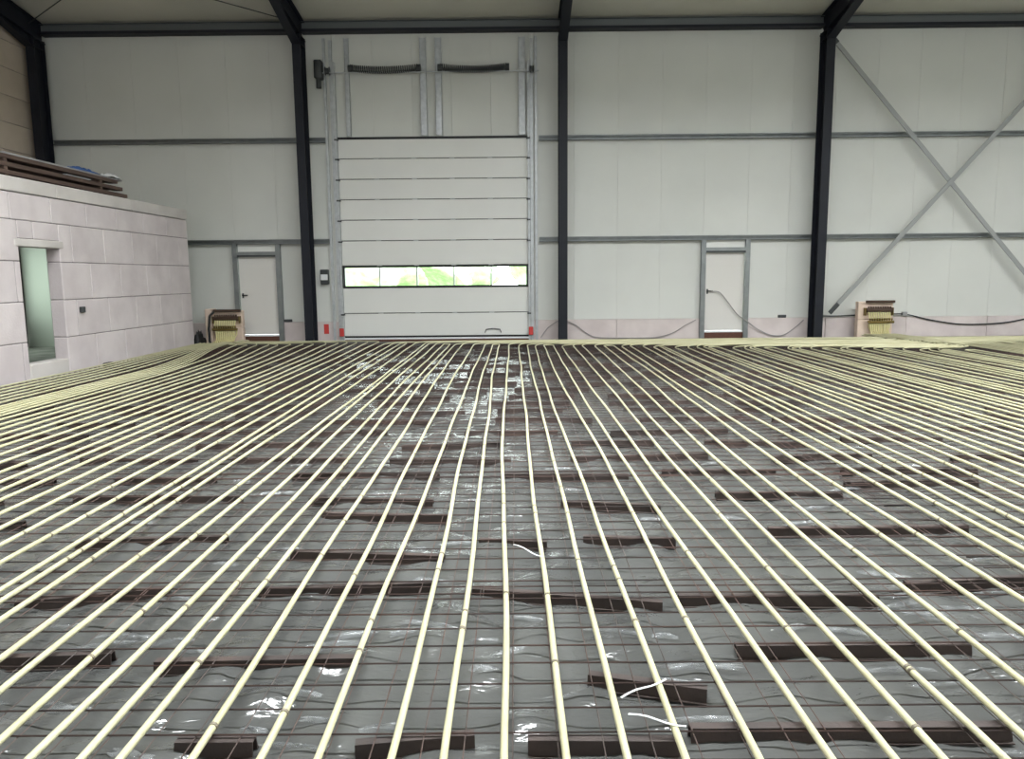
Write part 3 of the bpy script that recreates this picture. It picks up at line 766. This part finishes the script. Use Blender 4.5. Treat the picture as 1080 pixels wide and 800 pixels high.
for (xa, ya, xb, yb) in sorted(traced, key=lambda q: (q[1]+q[3])/2):
    ym = (ya+yb)/2
    ins = [i for px, i in pipeX if xa <= px <= xb]
    rw = 'nearest' if ym < -16.2 else 'second nearest' if ym < -15.6 else 'third nearest' if ym < -14.95 else 'fourth nearest' if ym < -14.2 else 'fifth nearest'
    span = 'below %s to %s pipe' % (pname(ins[0]), pname(ins[-1])) if len(ins) > 1 else 'below the %s pipe' % pname(ins[0]) if ins else 'between pipes'
    place_strip((xa+xb)/2, ym, math.hypot(xb-xa, yb-ya), math.atan2(yb-ya, xb-xa), 'dark brown spacer strip in the %s row, %s' % (rw, span))
    occupied.append((xa-.12, xb+.12, ym))
cand = []
y = -18.6
while y < -1.7:
    x = -7.2+random.uniform(0, .9)
    while x < 13.2:
        L = random.uniform(.75, 1.2)
        cx, cy = x+L/2, y+random.uniform(-.08, .08)
        near = -17.2 < cy < -13.9 and abs(cx) < 2.4
        hit = any(a < cx+L/2 and b > cx-L/2 and abs(cy-ym) < .3 for a, b, ym in occupied)
        if not near and not hit: cand.append((cx, cy, L, random.uniform(-.09, .09)))
        x += L+random.uniform(.25, .8)
    y += .56
def vis(c):
    d_ = c[1]+18.7
    return d_ > 1.5 and abs(c[0])/d_ < .85
seen = [c for c in cand if vis(c)]; seen.sort(key=lambda c: c[1])
near_s, far_s = seen[:275], seen[275:]
cnt = {}
for c in near_s:
    rw = round((c[1]+18.6)/.56)+1
    j = min(pipeX, key=lambda p: abs(p[0]-c[0]))
    w_ = 'centred below the %s pipe' % pname(j[1]) if abs(j[0]-c[0]) < .25 else ('beside the block wall' if c[0] < 0 else 'beyond the last right pipe')
    key = (rw, w_); cnt[key] = cnt.get(key, 0)+1
    if cnt[key] > 1: w_ += ', %s one' % NUM[cnt[key]]
    place_strip(*c, 'brown spacer strip, %s row back, %s' % (NUM[rw], w_))
if far_s:
    mb = MB()
    for cx, cy, L, an in far_s:
        s = strip_mesh(L); ca, sa = math.cos(an), math.sin(an)
        mb.add([(cx+x*ca-y*sa, cy+x*sa+y*ca, z+.011) for x, y, z in s.v], s.f)
    o = build('far_spacer_strips', mb, 'strip'); tag(o, 'many dark brown spacer strips in the far rows near the back wall', 'spacer strip', kind='stuff')

# ------------------------------------------------------------------ film scraps, straps
SCR = [(-1.75, -15.55), (-1.81, -15.64), (-1.5, -15.63), (-1.39, -15.69), (-0.93, -16.26), (-1.26, -16.42), (-1.64, -16.13), (-0.76, -16.36), (-0.74, -15.57), (-0.79, -15.66), (-0.5, -15.58), (-0.39, -15.48), (-0.17, -15.62), (-0.13, -15.89), (-0.81, -16.05), (-0.7, -16.22), (-0.49, -16.25), (0.21, -16.06), (0.41, -15.57), (0.64, -15.59), (0.74, -15.87), (0.64, -16.22), (2.06, -15.63), (1.87, -15.4), (1.58, -16.0), (1.49, -15.90), (1.45, -15.55), (1.23, -15.53), (1.66, -16.42), (-1.6, -14.75), (-1.33, -14.50), (-1.65, -15.2), (1.9, -14.94), (2.56, -14.74), (0.06, -15.42), (0.29, -14.67), (1.37, -14.0), (1.79, -14.10), (-0.45, -14.95)]
sr = random.Random(21)
SCR += [(sr.uniform(-3.2, 3.2), sr.uniform(-16.3, -11.5)) for _ in range(40)]  # scraps double as painted glints of film folds, more added here
def film_z(x, y):
    i = max(k for k in range(len(XB)-1) if XB[k] <= x)
    X_, Y_ = np.meshgrid(np.linspace(x-.08, x+.08, 5), np.linspace(y-.02, y+.02, 3))
    return float(np.clip(.015+film_h(X_+i*13.7, Y_)*.85, .004, .054).mean())+.006
scnt = {}
for k, (x, y) in enumerate(sorted(SCR, key=lambda p: p[1])):
    r = random.Random(k+40)
    o = build('glint_scrap', crumple(x, y, film_z(x, y), r.uniform(.10, .28), r.uniform(.02, .05), .022, k+9, rot=r.uniform(-.35, .35)), 'scrap')
    j = min(pipeX, key=lambda p: abs(p[0]-x))[1]; scnt[j] = scnt.get(j, 0)+1
    tag(o, 'crumpled film scrap painted pale as glint by the %s pipe, %s from the camera' % (pname(j), NUM[scnt[j]]), 'film scrap', 'film scraps on the floor')
for (a, b, lb) in (((.36, -16.23, .112), (.54, -16.11, .114), 'white plastic strip slanting between two pipes in the right foreground'), ((-.02, -14.70, .112), (.13, -14.88, .112), 'thin white strip ending at the first pipe right of middle'), ((.37, -16.33, .112), (.55, -16.40, .112), 'white plastic strip lying on the mesh in nearest row')):
    A, B = Vector(a), Vector(b); dd = (B-A).normalized(); nn = Vector((-dd.y, dd.x, 0)); mb = MB()
    pts = [A.lerp(B, q/6)+Vector((0, 0, .006*math.sin(q))) for q in range(7)]
    for p in pts: mb.v += [tuple(p-nn*.004), tuple(p+nn*.004), tuple(p+nn*.004+Vector((0, 0, .002))), tuple(p-nn*.004+Vector((0, 0, .002)))]
    for q in range(6):
        for e in range(4): mb.f.append((q*4+e, q*4+(e+1) % 4, q*4+4+(e+1) % 4, q*4+4+e))
    mb.f += [(3, 2, 1, 0), (24, 25, 26, 27)]
    o = build('plastic_strap', mb, 'white_plastic'); tag(o, lb, 'plastic strap', 'loose white straps')

# ------------------------------------------------------------------ heating manifolds
def manifold(cx, yb, wd, ztop, lb, side):
    t = thing('heating_manifold', (cx, yb, 0)); tag(t, lb, 'manifold', 'heating manifolds by the back wall')
    x0, x1 = cx-wd/2, cx+wd/2
    build('backing_block', MB().cbox(x0-.16, x1+.06, yb, yb+.16, 0, ztop*.5-.004, .012), 'pinkblock', t)
    build('backing_block', MB().cbox(x0-.16, x1+.06, yb, yb+.16, ztop*.5+.004, ztop-.04, .012), 'pinkblock', t)
    build('top_rail', MB().cbox(x0, x1+.06, yb-.10, yb-.02, ztop-.07, ztop-.01, .008), 'manifold', t)
    for z, nm in ((ztop*.74, 'supply_bar'), (ztop*.44, 'return_bar')):
        b = build(nm, MB().tube([(x0, yb-(.09 if nm == 'supply_bar' else .19), z), (x1, yb-(.09 if nm == 'supply_bar' else .19), z)], .055 if nm == 'supply_bar' else .032, 10), 'manifold' if nm == 'supply_bar' else 'brass', t)
        n = 10; vy = .09 if nm == 'supply_bar' else .19
        for q in range(n):
            xx = x0+.05+(wd-.10)*q/(n-1)
            build('valve', MB().tube([(xx, yb-vy, z+.03), (xx, yb-vy, z+.06), (xx, yb-vy, z+.09)], [.012, .024, .022], 8), 'brass' if nm == 'return_bar' else 'manifold', b)
    for row, z in enumerate((ztop*.74, ztop*.44)):
        for q in range(10):
            xx = x0+.05+(wd-.10)*(q+.4*row)/(9.5); yo = -.10-.05*(1-row)
            path = [(xx, yb-.09, z-.02), (xx, yb+yo, z-.12), (cx+(xx-cx)*.85, yb+yo-.02, .20), (cx+(xx-cx)*.80, yb+yo-.10, .10), (cx+(xx-cx)*.80, yb+yo-.28, PZ)]
            build('pipe_tail', MB().tube(path, .016, 7), 'pipe_tail', t)
    for xx in (x0-.02, x1+.02): build('bracket', MB().box(xx-.012, xx+.012, yb-.10, yb-.001, ztop*.60, ztop*.80), 'brass', t)
    return t
manifold(8.74, -.42, .62, .93, 'yellow-piped heating manifold by the cross-braced wall at right', 1)
manifold(-6.93, -.55, .60, .86, 'yellow-piped heating manifold between block room and left door', -1)
b = thing('block_slab', (-7.45, -.5, 0)); tag(b, 'tan block slab standing left of the left manifold', 'slab')
build('slab_body', MB().cbox(-7.44, -7.27, -.62, -.30, .0, .86, .012), 'pinkblock', b)
h = MB().tube([(-7.20, -.66, .80), (-7.28, -.72, .70), (-7.31, -.74, .40), (-7.30, -.76, .10), (-7.24, -.80, .03)], .03, 8)
o = build('hose', h, 'black'); tag(o, 'black hose hanging beside the left manifold', 'hose')
o = build('dark_bag', crumple(-7.56, -.75, .0, .22, .5, .50, 77, m='black'), 'black'); tag(o, 'dark crumpled bag in corner beside the block room', 'bag')

# ------------------------------------------------------------------ cables and small boxes along the plinth
def cable(pts, r, m, lb, n=10):
    path = []
    P = [Vector(p) for p in pts]
    for i in range(len(P)-1):
        p0, p1, p2, p3 = P[max(i-1, 0)], P[i], P[i+1], P[min(i+2, len(P)-1)]
        for k in range(n):
            u = k/n
            path.append(.5*((2*p1)+(p2-p0)*u+(2*p0-5*p1+4*p2-p3)*u*u+(-p0+3*p1-3*p2+p3)*u**3))
    path.append(P[-1])
    o = build('power_cable', MB().tube(path, r, 6), m); tag(o, lb, 'cable', 'cables along the plinth')
Y = -.065
cable([(7.36, Y, .54), (7.9, Y, .53), (8.3, Y, .545), (8.8, Y, .545), (9.3, Y, .57), (9.65, Y, .55), (10.2, Y, .42), (10.9, Y, .31), (11.5, Y, .30), (12.1, Y, .34), (12.7, Y, .45), (13.2, Y, .56)], .016, 'cable', 'black cable sagging along the plinth under the cross bracing')
cable([(1.27, Y, .47), (1.5, Y, .36), (1.8, Y, .14), (2.1, Y, .05), (2.9, Y, .035), (3.5, Y, .05), (3.9, Y, .16), (4.2, Y, .34), (4.45, Y, .47)], .010, 'cable_grey', 'grey cable sagging on the plinth left of the right door')
cable([(4.80, -.10, 1.16), (5.0, -.10, 1.14), (5.2, -.10, .92), (5.45, -.11, .60), (5.70, -.14, .42), (5.95, -.10, .24), (6.3, Y, .08), (6.6, Y, .07), (6.85, Y, .22), (7.1, Y, .44)], .012, 'cable_grey', 'grey cable looping from right door handle down to the plinth')
cable([(.62, Y, .06), (.8, Y, .30), (1.0, Y, .44), (1.05, Y, .47)], .010, 'cable_grey', 'short grey cable rising right of the sectional door')
for x, lb in ((-5.62, 'small dark socket box on the plinth right of left door'), (6.58, 'small dark tool lying on the plinth right of right door')):
    o = build('wall_box', MB().cbox(x-.10, x+.10, -.05, -.003, PL+.002, PL+.07, .01), 'darkgrey'); tag(o, lb, 'box')
o = build('cable_clip', MB().cbox(9.52, 9.64, -.09, -.003, .52, .62, .01), 'grey_sheet'); tag(o, 'small grey cable box on the wall right of right manifold', 'box')

# ------------------------------------------------------------------ trees outside the door panes
def tree(x, y, rx, rz, zc, seed, lb):
    r = random.Random(seed); t = thing('tree', (x, y, 0)); tag(t, lb, 'tree', 'trees outside the door')
    bm = bmesh.new(); bmesh.ops.create_icosphere(bm, subdivisions=4, radius=1)
    mb = MB(); ph = [(r.uniform(2, 7), r.uniform(2, 7), r.uniform(2, 7), r.uniform(0, 6)) for _ in range(6)]
    for v in bm.verts:
        p = v.co; k = 1+.12*sum(math.sin(a*p.x+b*p.y+c*p.z+d_) for a, b, c, d_ in ph)/2
        mb.v.append((x+p.x*rx*k, y+p.y*rx*k, zc+p.z*rz*k))
    mb.f = [tuple(v.index for v in f.verts) for f in bm.faces]; bm.free()
    mb.smooth = True; build('crown', mb, 'foliage', t)
    build('trunk', MB().tube([(x, y, -.1), (x+.05, y, zc)], [.18, .12], 8), 'bark', t)
tree(-7.5, 20, 2.6, 1.6, 2.0, 1, 'pale green tree outside behind the leftmost door pane')
tree(-3.2, 24, 2.2, 1.3, 1.8, 2, 'pale green tree outside behind the second door pane')
tree(2.2, 26, 2.2, 1.5, 1.7, 3, 'pale green tree outside behind the rightmost door panes')
